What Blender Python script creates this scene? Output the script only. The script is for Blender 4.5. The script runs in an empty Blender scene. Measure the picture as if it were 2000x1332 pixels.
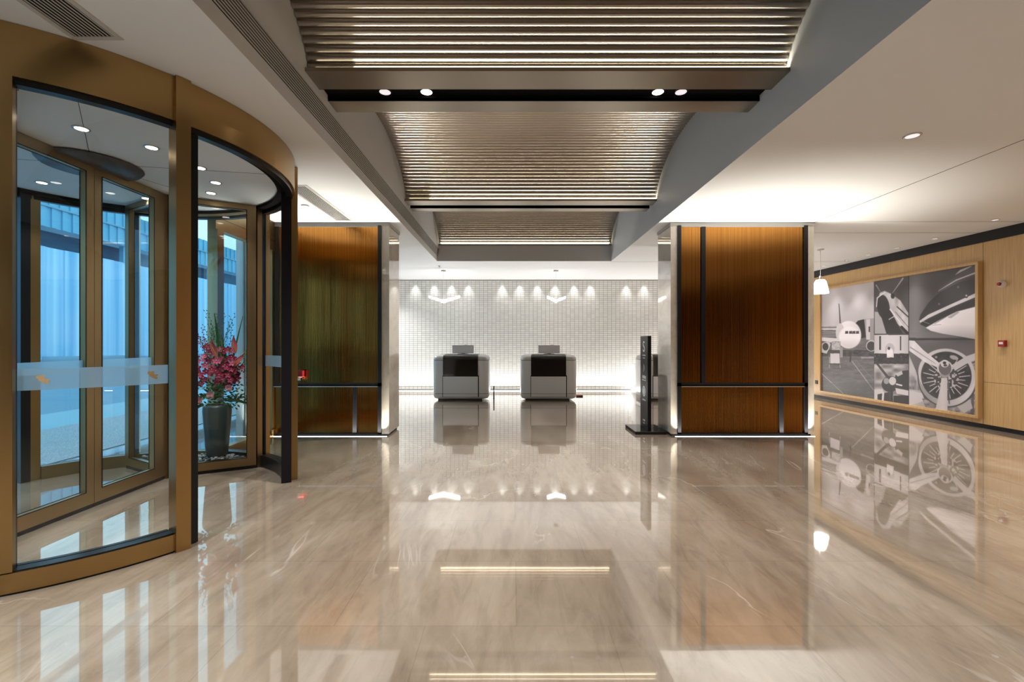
import bpy, math, random
import numpy as np
from math import sin, cos, pi, radians, atan2, sqrt
from mathutils import Vector, Matrix
random.seed(7)
scene = bpy.context.scene
COL = scene.collection

# ------------------------------------------------------------------ camera, world, exposure
cam_d = bpy.data.cameras.new('camera'); cam = bpy.data.objects.new('camera', cam_d); COL.objects.link(cam)
cam_d.sensor_width = 36.0; cam_d.lens = 16.0; cam_d.shift_x = -0.0005; cam_d.shift_y = 0.0005
cam_d.clip_start = 0.05; cam_d.clip_end = 300
cam.location = (0, 0, 1.4); cam.rotation_euler = (pi/2, 0, 0)
scene.camera = cam
world = bpy.data.worlds.new('overcast_sky'); scene.world = world; world.use_nodes = True
bg = world.node_tree.nodes['Background']
bg.inputs[0].default_value = (0.50, 0.84, 1.0, 1); bg.inputs[1].default_value = .80
scene.view_settings.view_transform = 'Standard'; scene.view_settings.look = 'None'
scene.view_settings.gamma = 1.0; scene.view_settings.use_curve_mapping = False
scene.view_settings.exposure = 1.1
scene.cycles.max_bounces = 10; scene.cycles.transparent_max_bounces = 24
scene.cycles.glossy_bounces = 6; scene.cycles.diffuse_bounces = 5
scene.cycles.sample_clamp_indirect = 4.0
scene.cycles.caustics_reflective = False; scene.cycles.caustics_refractive = False
# light strengths (watts) in one place
P_COVE = 5.0; P_UP = 29; P_BASE = 56; P_WASH = 52; P_SLOT = 165; P_DOWN = 40; P_DRUM = 14.0; P_FILL = 120

F = 16.0/36.0*2000
CX, CY, CH = 1001.0, 667.0, 1.4
def W(px, py, Y): return Vector(((px-CX)/F*Y, Y, CH-(py-CY)/F*Y))

# ------------------------------------------------------------------ materials
def srgb(r, g, b):
    f = lambda c: (c/255/12.92) if c/255 <= .04045 else ((c/255+.055)/1.055)**2.4
    return (f(r), f(g), f(b), 1)
def mat(name, col, rough=.5, metal=0., spec=.5, emit=None, es=0., coat=0., trans=0., alpha=1.):
    m = bpy.data.materials.new(name); m.use_nodes = True
    p = m.node_tree.nodes['Principled BSDF']
    p.inputs['Base Color'].default_value = col
    p.inputs['Roughness'].default_value = rough
    p.inputs['Metallic'].default_value = metal
    p.inputs['Specular IOR Level'].default_value = spec
    p.inputs['Coat Weight'].default_value = coat
    p.inputs['Transmission Weight'].default_value = trans
    p.inputs['Alpha'].default_value = alpha
    if emit: p.inputs['Emission Color'].default_value = emit; p.inputs['Emission Strength'].default_value = es
    return m
class N:
    """small node helper"""
    def __init__(s, m): s.m = m; s.t = m.node_tree; s.p = s.t.nodes.get('Principled BSDF')
    def n(s, typ, **kw):
        x = s.t.nodes.new(typ)
        for k, v in kw.items():
            if k.startswith('_'): setattr(x, k[1:], v)
            else: x.inputs[k.replace('__', ' ')].default_value = v
        return x
    def l(s, a, ao, b, bi): s.t.links.new(a.outputs[ao], b.inputs[bi])
    def coord(s, scale=(1,1,1), rot=(0,0,0), loc=(0,0,0)):
        g = s.n('ShaderNodeNewGeometry'); mp = s.n('ShaderNodeMapping')
        mp.inputs['Scale'].default_value = scale; mp.inputs['Rotation'].default_value = rot; mp.inputs['Location'].default_value = loc
        s.l(g, 'Position', mp, 'Vector'); return mp
    def ramp(s, src, out, stops):
        r = s.n('ShaderNodeValToRGB'); e = r.color_ramp.elements
        while len(e) < len(stops): e.new(.5)
        for i, (pos, c) in enumerate(stops): e[i].position = pos; e[i].color = c
        s.l(src, out, r, 'Fac'); return r
    def mix(s, a, ao, b, bo, fac, blend='MIX'):
        x = s.n('ShaderNodeMix', _data_type='RGBA', _blend_type=blend)
        if isinstance(fac, tuple): s.l(fac[0], fac[1], x, 0)
        else: x.inputs[0].default_value = fac
        s.t.links.new(a.outputs[ao], x.inputs[6])
        if isinstance(b, tuple): x.inputs[7].default_value = b
        else: s.t.links.new(b.outputs[bo], x.inputs[7])
        return x
    def bump(s, src, out, strength, dist=.01):
        b = s.n('ShaderNodeBump'); b.inputs['Strength'].default_value = strength; b.inputs['Distance'].default_value = dist
        s.l(src, out, b, 'Height'); s.l(b, 'Normal', s.p, 'Normal'); return b

M = {}
M['white'] = mat('white_paint', (.775,.785,.80,1), .55)
M['white_trim'] = mat('grey_edge_trim', (.42,.41,.39,1), .4)
M['black'] = mat('black_metal', (.010,.010,.012,1), .28, .0, .3)
M['black_gloss'] = mat('black_lacquer', (.01,.01,.011,1), .12)
M['slot'] = mat('matt_black_recess', (.004,.004,.004,1), .8, spec=.1)
M['vent_dark'] = mat('vent_shadow_gap', (.008,.008,.008,1), .9, spec=.1)
M['vent'] = mat('painted_vent_slat', (.5,.49,.47,1), .5)
M['led'] = mat('led_strip', (1,1,1,1), .5, emit=(1,.88,.6,1), es=2.5)
M['led_white'] = mat('led_white', (1,1,1,1), .5, emit=(1,.96,.9,1), es=3.2)
M['lamp_on'] = mat('downlight_lens_lit', (1,1,1,1), .5, emit=(1,.94,.82,1), es=6)
M['lamp_dim'] = mat('downlight_lens', (1,1,1,1), .5, emit=(.95,.92,1,1), es=.32)
M['shade'] = mat('opal_glass_shade', (.9,.9,.88,1), .3, emit=(1,.96,.9,1), es=1.6)
M['silver'] = mat('silver_ring', (.7,.7,.7,1), .3, 1)
M['grey'] = mat('grey_laminate', (.72,.715,.72,1), .3, .0, .5)
M['grey2'] = mat('light_grey_metal', (.55,.54,.53,1), .3, .3)
M['screen'] = mat('dark_brown_glass', (.018,.014,.011,1), .1)
M['red'] = mat('red_plastic', (.32,.015,.012,1), .4)
M['redled'] = mat('red_indicator', (.6,.0,.0,1), .4, emit=(1,.02,.01,1), es=1.5)
M['paper'] = mat('white_label', (.8,.8,.8,1), .5)
M['deepgrey'] = mat('charcoal', (.05,.05,.055,1), .4)
def film():
    m = bpy.data.materials.new('frosted_film'); m.use_nodes = True; t = m.node_tree; t.nodes.clear()
    o = t.nodes.new('ShaderNodeOutputMaterial'); m1 = t.nodes.new('ShaderNodeMixShader'); m2 = t.nodes.new('ShaderNodeMixShader'); tr = t.nodes.new('ShaderNodeBsdfTransparent'); tl = t.nodes.new('ShaderNodeBsdfTranslucent'); df = t.nodes.new('ShaderNodeBsdfDiffuse')
    tl.inputs[0].default_value = (.50,.72,.88,1); df.inputs[0].default_value = (.22,.42,.60,1); m1.inputs[0].default_value = .4; m2.inputs[0].default_value = .25
    t.links.new(tl.outputs[0], m1.inputs[1]); t.links.new(df.outputs[0], m1.inputs[2]); t.links.new(m1.outputs[0], m2.inputs[1]); t.links.new(tr.outputs[0], m2.inputs[2]); t.links.new(m2.outputs[0], o.inputs[0]); return m
M['film'] = film()
M['filmlogo'] = mat('orange_beige_print', (.62,.42,.22,1), .5)
M['ground'] = mat('outdoor_paving', (.20,.40,.52,1), .6)
M['road'] = mat('blue_grey_road', (.10,.25,.38,1), .6)
M['pebble1'] = mat('pale_pebble', (.42,.42,.40,1), .4)
M['pebble2'] = mat('dark_pebble', (.08,.085,.09,1), .4)
M['pebble3'] = mat('tan_pebble', (.25,.21,.16,1), .4)

def metal_mat(name, col, rough, scale, strength=.06, band=None):
    m = mat(name, col, rough, 1.0); q = N(m)
    c = q.coord(scale); no = q.n('ShaderNodeTexNoise', Scale=1.0, Detail=3.0); q.l(c, 'Vector', no, 'Vector')
    r = q.ramp(no, 'Fac', [(.3, (rough*.93,)*3+(1,)), (.7, (rough*1.08,)*3+(1,))]); q.l(r, 'Color', q.p, 'Roughness')
    return m
M['gold'] = metal_mat('brushed_bronze_gold', (.44,.285,.12,1), .30, (60,60,3), .008)
M['gold_dark'] = metal_mat('leaf_bronze', (.36,.25,.13,1), .36, (60,60,3), .008)
M['olive'] = mat('champagne_beam_metal', (.30,.255,.20,1), .38, 1.0)
M['rib'] = mat('champagne_ribbed_metal', (.42,.375,.33,1), .27, 1.0)

# amber fluted panels
def panel_mat():
    m = mat('amber_fluted_metal', (.42,.19,.035,1), .13, 1.0); q = N(m)
    c = q.coord((1,1,1)); wv = q.n('ShaderNodeTexWave', _wave_type='BANDS', _bands_direction='X', Scale=16.0, Distortion=0.0); q.l(c, 'Vector', wv, 'Vector')
    c2 = q.coord((120,120,.8)); no = q.n('ShaderNodeTexNoise', Scale=1.0, Detail=3.0); q.l(c2, 'Vector', no, 'Vector')
    mx = q.n('ShaderNodeMath', _operation='ADD'); q.l(wv, 'Fac', mx, 0); q.l(no, 'Fac', mx, 1)
    q.bump(mx, 'Value', .16, .004)
    c3 = q.coord((50,50,.35)); n3 = q.n('ShaderNodeTexNoise', Scale=1.0, Detail=2.0); q.l(c3, 'Vector', n3, 'Vector')
    r = q.ramp(n3, 'Fac', [(.3, (.25,.105,.022,1)), (.7, (.37,.168,.042,1))]); q.l(r, 'Color', q.p, 'Base Color')
    return m
M['amber'] = panel_mat()

# marble floor
def marble(name, a, b, dark, light, rough, slab=None, veins=1.0):
    m = mat(name, a, rough, 0, .5); q = N(m)
    c = q.coord((.9,.30,.6), (0,0,radians(-12)))
    n1 = q.n('ShaderNodeTexNoise', Scale=1.6, Detail=8.0, Roughness=.62, Distortion=.7); q.l(c, 'Vector', n1, 'Vector')
    c2 = q.coord((5.0,1.1,2.5), (0,0,radians(-16)))
    n2 = q.n('ShaderNodeTexNoise', Scale=2.2, Detail=6.0, Roughness=.65, Distortion=.9); q.l(c2, 'Vector', n2, 'Vector')
    r1 = q.ramp(n1, 'Fac', [(.36, dark), (.5, a), (.64, b)])
    r2 = q.ramp(n2, 'Fac', [(.36, (.74,.72,.70,1)), (.5, (1,1,1,1)), (.66, (1.10,1.09,1.07,1))])
    mx = q.mix(r1, 'Color', r2, 'Color', .85*veins, 'MULTIPLY')
    # sharp thin pale veins
    n3 = q.n('ShaderNodeTexNoise', Scale=.8, Detail=5.0, Roughness=.5, Distortion=1.2); c3 = q.coord((1.0,.45,1), (0,0,radians(24)), (3,1,0)); q.l(c3, 'Vector', n3, 'Vector')
    r3 = q.ramp(n3, 'Fac', [(.494, (0,0,0,1)), (.4985, (1,1,1,1)), (.503, (0,0,0,1))])
    n4 = q.n('ShaderNodeTexNoise', Scale=.9, Detail=1.0); c4 = q.coord(); q.l(c4, 'Vector', n4, 'Vector')
    r4 = q.ramp(n4, 'Fac', [(.52, (0,0,0,1)), (.62, (.5,.5,.5,1))])
    f = q.n('ShaderNodeMath', _operation='MULTIPLY'); q.l(r3, 'Color', f, 0); q.l(r4, 'Color', f, 1)
    mx2 = q.mix(mx, 2, light, None, (f, 'Value'))
    last = mx2
    if slab:
        g = q.coord((1,1,1), (0,0,0), (.43,.4,0))
        br = q.n('ShaderNodeTexBrick', _offset=.5, Scale=1.0)
        br.inputs['Color1'].default_value = (.93,.93,.93,1); br.inputs['Color2'].default_value = (1.04,1.035,1.03,1); br.inputs['Mortar'].default_value = (.80,.79,.77,1)
        br.inputs['Mortar Size'].default_value = .0022; br.inputs['Brick Width'].default_value = slab[0]; br.inputs['Row Height'].default_value = slab[1]
        q.l(g, 'Vector', br, 'Vector')
        last = q.mix(mx2, 2, br, 'Color', 1.0, 'MULTIPLY')
    q.l(last, 2, q.p, 'Base Color')
    return m, q
M['floor'], q = marble('polished_beige_marble', (.325,.252,.187,1), (.41,.335,.262,1), (.245,.182,.13,1), (.8,.74,.66,1), .04, (.9,.66), .6)
nb = q.n('ShaderNodeTexNoise', Scale=1.1, Detail=1.0); cb = q.coord(); q.l(cb, 'Vector', nb, 'Vector'); q.bump(nb, 'Fac', .014, .05)
q.p.inputs['Specular IOR Level'].default_value = 1.0
q.p.inputs['Coat Weight'].default_value = .7; q.p.inputs['Coat Roughness'].default_value = .01
M['stone'], _ = marble('pale_polished_stone', (.76,.69,.59,1), (.82,.77,.69,1), (.68,.60,.50,1), (.85,.8,.72,1), .06, None, .5)
_.p.inputs['Specular IOR Level'].default_value = .9; _.p.inputs['Coat Weight'].default_value = .5; _.p.inputs['Coat Roughness'].default_value = .03

# maple wall
def maple():
    m = mat('maple_veneer', (.6,.37,.15,1), .32); q = N(m)
    c = q.coord((1,40,1.4)); n = q.n('ShaderNodeTexNoise', Scale=1.3, Detail=6.0, Roughness=.6); q.l(c, 'Vector', n, 'Vector')
    r = q.ramp(n, 'Fac', [(.3, (.50,.30,.115,1)), (.6, (.62,.40,.175,1)), (.8, (.68,.46,.22,1))]); q.l(r, 'Color', q.p, 'Base Color'); return m
M['maple'] = maple()
M['unseen_dark'] = mat('dark_unseen_wall', (.05,.028,.014,1), .4)  # unseen front wall, toned dark to deepen reflections in the amber panels
# stacked white wall tiles
def tiles():
    m = mat('white_stacked_tiles', (.8,.8,.76,1), .25); q = N(m)
    g = q.n('ShaderNodeNewGeometry'); s = q.n('ShaderNodeSeparateXYZ'); c = q.n('ShaderNodeCombineXYZ')
    q.l(g, 'Position', s, 0); q.l(s, 'X', c, 'X'); q.l(s, 'Z', c, 'Y')
    br = q.n('ShaderNodeTexBrick', _offset=0.0, Scale=1.0); q.l(c, 'Vector', br, 'Vector')
    br.inputs['Color1'].default_value = (.90,.89,.85,1); br.inputs['Color2'].default_value = (.80,.79,.76,1); br.inputs['Mortar'].default_value = (.44,.43,.41,1)
    br.inputs['Mortar Size'].default_value = .0065; br.inputs['Mortar Smooth'].default_value = .3; br.inputs['Brick Width'].default_value = .118; br.inputs['Row Height'].default_value = .056
    q.l(br, 'Color', q.p, 'Base Color')
    n = q.n('ShaderNodeTexNoise', Scale=9.0, Detail=1.0); q.l(g, 'Position', n, 'Vector')
    ad = q.n('ShaderNodeMath', _operation='MULTIPLY'); ad.inputs[1].default_value = -1.0; q.l(br, 'Fac', ad, 0)
    a2 = q.n('ShaderNodeMath', _operation='ADD'); q.l(ad, 'Value', a2, 0); q.l(n, 'Fac', a2, 1)
    q.bump(a2, 'Value', .35, .01)
    return m
M['tiles'] = tiles()
# glass: fresnel mix of clear and mirror
def glass(name, tint=(.93,.97,.98,1), ior=1.5):
    m = bpy.data.materials.new(name); m.use_nodes = True; t = m.node_tree; t.nodes.clear()
    o = t.nodes.new('ShaderNodeOutputMaterial'); mx = t.nodes.new('ShaderNodeMixShader'); tr = t.nodes.new('ShaderNodeBsdfTransparent'); gl = t.nodes.new('ShaderNodeBsdfGlossy'); fr = t.nodes.new('ShaderNodeFresnel')
    tr.inputs[0].default_value = tint; gl.inputs['Roughness'].default_value = 0.0; gl.inputs['Color'].default_value = (1,1,1,1); fr.inputs[0].default_value = ior
    ge = t.nodes.new('ShaderNodeNewGeometry'); mr = t.nodes.new('ShaderNodeMapRange'); mr.inputs[3].default_value = ior; mr.inputs[4].default_value = 1/ior   # same reflectance from both sides of a pane
    t.links.new(ge.outputs['Backfacing'], mr.inputs[0]); t.links.new(mr.outputs[0], fr.inputs[0])
    t.links.new(fr.outputs[0], mx.inputs[0]); t.links.new(tr.outputs[0], mx.inputs[1]); t.links.new(gl.outputs[0], mx.inputs[2]); t.links.new(mx.outputs[0], o.inputs[0]); return m
M['glass'] = glass('clear_glass')
def sheet(name, a, b, sc):
    m = mat(name, a, .5); q = N(m); c = q.coord((1,sc,.02)); n = q.n('ShaderNodeTexNoise', Scale=1.0, Detail=3.0); q.l(c, 'Vector', n, 'Vector')
    r = q.ramp(n, 'Fac', [(.35, a), (.65, b)]); q.l(r, 'Color', q.p, 'Base Color'); return m
M['sheet'] = sheet('pale_blue_sheeting', (.19,.50,.78,1), (.56,.82,.97,1), 1.1)  # light and shade of the folds painted in as pale and deep stripes
M['clad'] = mat('blue_corrugated_cladding', (.16,.46,.64,1), .5)
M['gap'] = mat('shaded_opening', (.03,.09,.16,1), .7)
def grating():
    m = mat('ribbed_entrance_mat', (.2,.26,.32,1), .6); q = N(m)
    c = q.coord((1,1,1)); wv = q.n('ShaderNodeTexWave', _wave_type='BANDS', _bands_direction='X', Scale=9.0, Distortion=2.0); wv.inputs['Detail Scale'].default_value = 4; q.l(c, 'Vector', wv, 'Vector')
    r = q.ramp(wv, 'Fac', [(.3, (.10,.15,.20,1)), (.7, (.42,.50,.56,1))]); q.l(r, 'Color', q.p, 'Base Color'); return m
M['mat'] = grating()
M['vase'] = mat('dark_green_grey_glaze', (.05,.075,.075,1), .35)
M['leaf'] = mat('green_leaf', (.03,.10,.03,1), .45)
M['leaf2'] = mat('pale_green_leaf', (.10,.20,.05,1), .5)
M['twig'] = mat('twig', (.10,.13,.05,1), .6)
M['orchid'] = mat('magenta_orchid', (.42,.03,.09,1), .5)
M['orchid2'] = mat('pink_orchid', (.60,.10,.17,1), .5)
M['anth'] = mat('salmon_pink_spathe', (.62,.12,.14,1), .35)
M['rose'] = mat('pale_pink_rose', (.75,.42,.45,1), .6)
M['glad'] = mat('deep_red_petal', (.38,.008,.02,1), .5)
M['yellow'] = mat('yellow_green_bud', (.45,.40,.05,1), .5)

ORD = ['first','second','third','fourth','fifth','sixth','seventh','eighth','ninth','tenth','eleventh','twelfth','thirteenth','fourteenth']
# ------------------------------------------------------------------ mesh helpers
class B:
    def __init__(s): s.v = []; s.f = []; s.mi = []; s.mats = []; s.sm = []
    def _m(s, m):
        if m not in s.mats: s.mats.append(m)
        return s.mats.index(m)
    def add(s, vs, fs, m, smooth=False):
        o = len(s.v); s.v += [tuple(x) for x in vs]; i = s._m(m)
        for f in fs: s.f.append([k+o for k in f]); s.mi.append(i); s.sm.append(smooth)
        return s
    def box(s, x0, x1, y0, y1, z0, z1, m):
        vs = [(x,y,z) for z in (z0,z1) for y in (y0,y1) for x in (x0,x1)]
        return s.add(vs, [(0,2,3,1),(4,5,7,6),(0,1,5,4),(1,3,7,5),(3,2,6,7),(2,0,4,6)], m)
    def prism(s, pts, z0, z1, m, smooth=False):   # pts in xy, ccw
        n = len(pts); vs = [(p[0],p[1],z0) for p in pts]+[(p[0],p[1],z1) for p in pts]
        fs = [tuple(range(n-1,-1,-1)), tuple(range(n,2*n))]
        s.add(vs, fs, m); s.add(vs, [(i,(i+1)%n,n+(i+1)%n,n+i) for i in range(n)], m, smooth); return s
    def loft(s, rings, m, smooth=True, caps=True, close=False):
        n = len(rings[0]); vs = [p for r in rings for p in r]; fs = []
        for k in range(len(rings)-1+(1 if close else 0)):
            a = k*n; b = ((k+1) % len(rings))*n
            fs += [(a+i, a+(i+1)%n, b+(i+1)%n, b+i) for i in range(n)]
        s.add(vs, fs, m, smooth)
        if caps and not close: s.add(rings[0], [tuple(range(n-1,-1,-1))], m); s.add(rings[-1], [tuple(range(n))], m)
        return s
    def lathe(s, prof, m, c=(0,0,0), n=24, caps=True, axis='z'):
        rings = []
        for r, h in prof:
            ring = []
            for i in range(n):
                a = 2*pi*i/n
                if axis == 'z': ring.append((c[0]+r*cos(a), c[1]+r*sin(a), c[2]+h))
                elif axis == 'x': ring.append((c[0]+h, c[1]+r*cos(a), c[2]+r*sin(a)))
                else: ring.append((c[0]+r*sin(a), c[1]+h, c[2]+r*cos(a)))
            rings.append(ring)
        return s.loft(rings, m, True, caps)
    def tube(s, pts, rad, m, n=8):
        pts = [Vector(p) for p in pts]; rings = []
        for i, p in enumerate(pts):
            d = (pts[min(i+1, len(pts)-1)]-pts[max(i-1, 0)]).normalized()
            u = d.cross(Vector((0,0,1)));  u = u.normalized() if u.length > .01 else Vector((1,0,0)); w = d.cross(u)
            r = rad[i] if isinstance(rad, (list, tuple)) else rad
            rings.append([p+u*(r*cos(2*pi*k/n))+w*(r*sin(2*pi*k/n)) for k in range(n)])
        return s.loft(rings, m)
    def arc(s, c, r0, r1, a0, a1, z0, z1, m, n=None):   # curved wall segment, degrees
        n = n or max(2, int(abs(a1-a0)/3)); rings = []
        for i in range(n+1):
            a = radians(a0+(a1-a0)*i/n)
            rings.append([(c[0]+r*cos(a), c[1]+r*sin(a), z) for r, z in ((r0,z0),(r0,z1),(r1,z1),(r1,z0))])
        full = abs(abs(a1-a0)-360) < .01
        vs = [p for r in rings for p in r]
        for side in range(4):      # each of the four long faces separately so that its smoothing stays its own
            strip = [p for r in rings for p in (r[side], r[(side+1)%4])]
            s.add(strip, [(2*i, 2*i+2, 2*i+3, 2*i+1) for i in range(n)], m, side in (0,2))
        if not full: s.add(rings[0], [(0,1,2,3)], m); s.add(rings[-1], [(3,2,1,0)], m)
        return s
    def panel(s, p, q, t, z0, z1, m):  # vertical slab between two plan points
        p = Vector(p[:2]); q = Vector(q[:2]); d = (q-p).normalized(); w = Vector((-d.y, d.x))*t/2
        return s.prism([p-w, q-w, q+w, p+w], z0, z1, m)
    def build(s, name, parent=None, bevel=0, fix=True, loc=None):
        me = bpy.data.meshes.new(name); me.from_pydata([tuple(map(float, v)) for v in s.v], [], s.f)
        for m in s.mats: me.materials.append(M[m] if isinstance(m, str) else m)
        me.polygons.foreach_set('material_index', s.mi); me.polygons.foreach_set('use_smooth', s.sm); me.update()
        if fix:
            import bmesh
            bm = bmesh.new(); bm.from_mesh(me); bmesh.ops.recalc_face_normals(bm, faces=bm.faces)
            bm.to_mesh(me); bm.free()
        o = bpy.data.objects.new(name, me); COL.objects.link(o)
        if loc is not None:
            me.transform(Matrix.Translation(-Vector(loc))); o.location = loc
        if parent:
            o.parent = parent
        if bevel:
            md = o.modifiers.new('bevel', 'BEVEL'); md.width = bevel; md.segments = 3; md.limit_method = 'ANGLE'
        return o
def struct(o): o['kind'] = 'structure'; return o
def tag(o, label, cat, group=None, kind=None):
    o['label'] = label; o['category'] = cat
    if group: o['group'] = group
    if kind: o['kind'] = kind
    return o
def thing(name, label, cat, loc=(0,0,0), group=None, rz=0):
    o = bpy.data.objects.new(name, None); COL.objects.link(o); o.location = loc; o.rotation_euler = (0,0,rz)
    o.empty_display_size = .1
    return tag(o, label, cat, group)
def light(kind, name, loc, power, color=(1,.93,.82), rot=(0,0,0), parent=None, **kw):
    d = bpy.data.lights.new(name, kind); d.energy = power; d.color = color
    for k, v in kw.items(): setattr(d, k, v)
    o = bpy.data.objects.new(name, d); COL.objects.link(o); o.location = loc; o.rotation_euler = rot
    if parent: o.parent = parent
    return o
def copy_tree(o, parent=None):
    c = o.copy(); COL.objects.link(c); c.parent = parent
    for ch in list(o.children): copy_tree(ch, c)
    return c
WARM = (1,.90,.70); NEUT = (1,.985,.955)

# ------------------------------------------------------------------ the setting
HZ = 3.166                         # flat ceiling height
XL, XR, XW, XF = -1.657, 2.168, 7.6, -4.0   # coffer sides, mural wall, far left wall
YB, Y0 = 13.0, -3.2
FX = -3.56                         # glass front plane
XG = -5.25                         # outer edge of the marble under the door
struct(B().box(XG, XW+.1, Y0, YB+.1, -.12, 0, 'floor').build('floor'))
c = B()
c.box(FX-.2, XL-.1, Y0, 7.0, HZ, HZ+.06, 'white').box(XF, XL-.1, 7.0, 10.0, HZ, HZ+.06, 'white')
c.box(XR+.06, XW+.1, Y0, 10.0, HZ, HZ+.06, 'white').box(XF, XW+.1, 10.0, YB+.1, HZ, HZ+.06, 'white')
struct(c.build('ceiling', fix=False))
# coffer sides (the left one leans where its air grille sits)
c = B(); prof = [(XL-.1,HZ),(XL,HZ),(XL,3.276),(-1.62,3.436),(-1.62,4.25),(-1.74,4.25)]; n = len(prof)
c.add([(x,y,z) for y in (Y0,10.0) for x,z in prof], [(i,n+i,n+(i+1)%n,(i+1)%n) for i in range(n)]+[tuple(range(n)),tuple(range(2*n-1,n-1,-1))], 'white')
struct(c.build('wall_coffer_left'))
struct(B().box(XR, XR+.06, Y0, 10.0, HZ, 4.25, 'white').build('wall_coffer_right'))
struct(B().box(-1.74, XR+.06, 10.0, 10.05, HZ+.061, 4.3, 'white').box(-1.62, XR, 9.998, 10.0, HZ, HZ+.07, 'white').build('wall_coffer_back'))
struct(B().box(-1.74, XR+.06, Y0, 10.05, 4.25, 4.3, 'white').build('ceiling_coffer'))
struct(B().box(XF, XW, YB, YB+.1, .035, HZ-.03, 'tiles').box(XF, XW, YB+.02, YB+.1, 0, .035, 'black').build('wall_back'))
struct(B().box(XF, XW, YB-.012, YB+.05, .0, .03, 'black').build('baseboard_back'))
struct(B().box(XF, XW, YB-.02, YB+.05, HZ-.03, HZ, 'white_trim').build('trim_1'))
w = B().box(XW, XW+.1, Y0, YB, .07, 3.0, 'maple')
struct(w.build('wall_right'))
struct(B().box(XW-.001, XW+.02, 7.345, 7.353, .07, 3.0, 'deepgrey').box(XW-.001, XW+.02, Y0, 7.345, .745, .750, 'deepgrey').build('trim_2'))
struct(B().box(XW+.02, XW+.1, Y0, YB, 0, .07, 'black').build('baseboard_right'))
struct(B().box(XW-.02, XW+.12, Y0, YB, 3.0, HZ, 'black').build('trim_3'))
struct(B().box(XF, XW, Y0-.1, Y0, 0, HZ, 'unseen_dark').box(XL-.1, XR+.1, Y0-.1, Y0, HZ, 4.3, 'white').build('wall_front'))
struct(B().box(XF-.1, XF, 7.35, YB, 0, .5, 'white').box(XF-.1, XF, 7.35, YB, 2.75, HZ, 'white').box(XF-.1, XF, 7.35, 8.1, .5, 2.75, 'white').box(XF-.1, XF, 12.3, YB, .5, 2.75, 'white')
       .box(XF-.1, XF, 6.75, 7.35, 0, HZ, 'white').build('wall_left'))
wf = struct(B().box(XF-.07, XF-.02, 8.1, 12.3, .5, .56, 'gold_dark').box(XF-.07, XF-.02, 8.1, 12.3, 2.69, 2.75, 'gold_dark').box(XF-.07, XF-.02, 10.17, 10.23, .56, 2.69, 'gold_dark').build('window_1'))
B().box(XF-.05, XF-.045, 8.1, 12.3, .56, 2.69, 'glass').build('pane', wf)
# thin ceiling joints
jt = B().box(4.468, 4.476, Y0, 6.75, HZ-.002, HZ+.01, 'deepgrey').box(4.48, XW, 6.70, 6.706, HZ-.002, HZ+.01, 'deepgrey').box(4.48, XW, 7.39, 7.396, HZ-.002, HZ+.01, 'deepgrey')
jt.box(XR, XW, 10.06, 10.066, HZ-.002, HZ+.01, 'deepgrey')
struct(jt.build('trim_4'))
# glass front: header, sill, posts, panes
def front(y0, y1, n, nm):
    f = B(); f.box(FX-.06, FX+.04, y0, y1, 2.74, HZ, 'gold').box(FX-.06, FX+.04, y0, y1, 0, .1, 'gold').box(FX+.041, FX+.042, y0, y1, 2.878, 2.884, 'black')
    f.box(FX-.06, FX+.06, y0, y0+.12, .1, 2.74, 'gold')
    for i in range(1, n+1):
        y = y0+.12+(y1-y0-.12)*i/n; f.box(FX-.05, FX+.03, y-.06, y, .1, 2.74, 'gold')
    o = struct(f.build(nm)); B().box(FX-.012, FX-.004, y0+.12, y1-.06, .1, 2.74, 'glass').build('pane', o)
front(5.40, 6.75, 1, 'window_2')
front(Y0, 2.30, 4, 'window_3')

# ------------------------------------------------------------------ ribbed vaults and beams
BZ = CH+2.11                        # beam soffit height
def vault(y0, y1, label):
    cyv = (y0+y1)/2; hs = (y1-y0)/2; rise = .57
    base = []; 
    for i in range(401):
        t = -1+2*i/400; base.append((cyv+hs*t, BZ+.04+rise*max(0, 1-t*t)**.58))
    L = [0]
    for a, b in zip(base, base[1:]): L.append(L[-1]+math.hypot(b[0]-a[0], b[1]-a[1]))
    nr = round(L[-1]/.058); prof = []; seg = 7
    def at(s):
        k = min(max(np.searchsorted(L, s)-1, 0), len(base)-2); u = (s-L[k])/(L[k+1]-L[k]); a, b = base[k], base[k+1]
        d = Vector((b[0]-a[0], b[1]-a[1])).normalized(); return a[0]+(b[0]-a[0])*u, a[1]+(b[1]-a[1])*u, Vector((d.y, -d.x))
    p = L[-1]/nr
    for k in range(nr):
        for j in range(seg):
            u = j/seg; y, z, nn = at((k+u*.9+.05)*p); dep = .022*sin(pi*u)**.6 if 0 < u else 0
            prof.append((y+nn.x*dep, z+nn.y*dep, j == 0))
    b = B(); vs = [(x, y, z) for x in (-1.615, XR-.004) for (y, z, _) in prof]; n = len(prof)
    b.add(vs, [(i, i+1, n+i+1, n+i) for i in range(n-1)], 'rib', True)
    o = b.build('ribbed_vault', fix=False)
    # sharp creases between ribs
    me = o.data; at_ = me.attributes.new('sharp_edge', 'BOOLEAN', 'EDGE')
    cre = {i for i in range(n) if prof[i][2]}
    vals = [((e.vertices[0] % n) in cre and (e.vertices[0] % n) == (e.vertices[1] % n)) for e in me.edges]
    at_.data.foreach_set('value', vals)
    return tag(o, label, 'ceiling vault', 'ribbed metal vaults')
vault(-2.38, .33, 'curved champagne metal ceiling vault behind the frame, above the viewer')
vault(.90, 3.61, 'ribbed champagne metal vault nearest the viewer, above the wide front beam')
vault(4.19, 6.89, 'middle ribbed champagne metal vault between the two metal beams')
vault(7.38, 9.995, 'farthest and smallest ribbed metal vault, in front of the white bulkhead')
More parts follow.
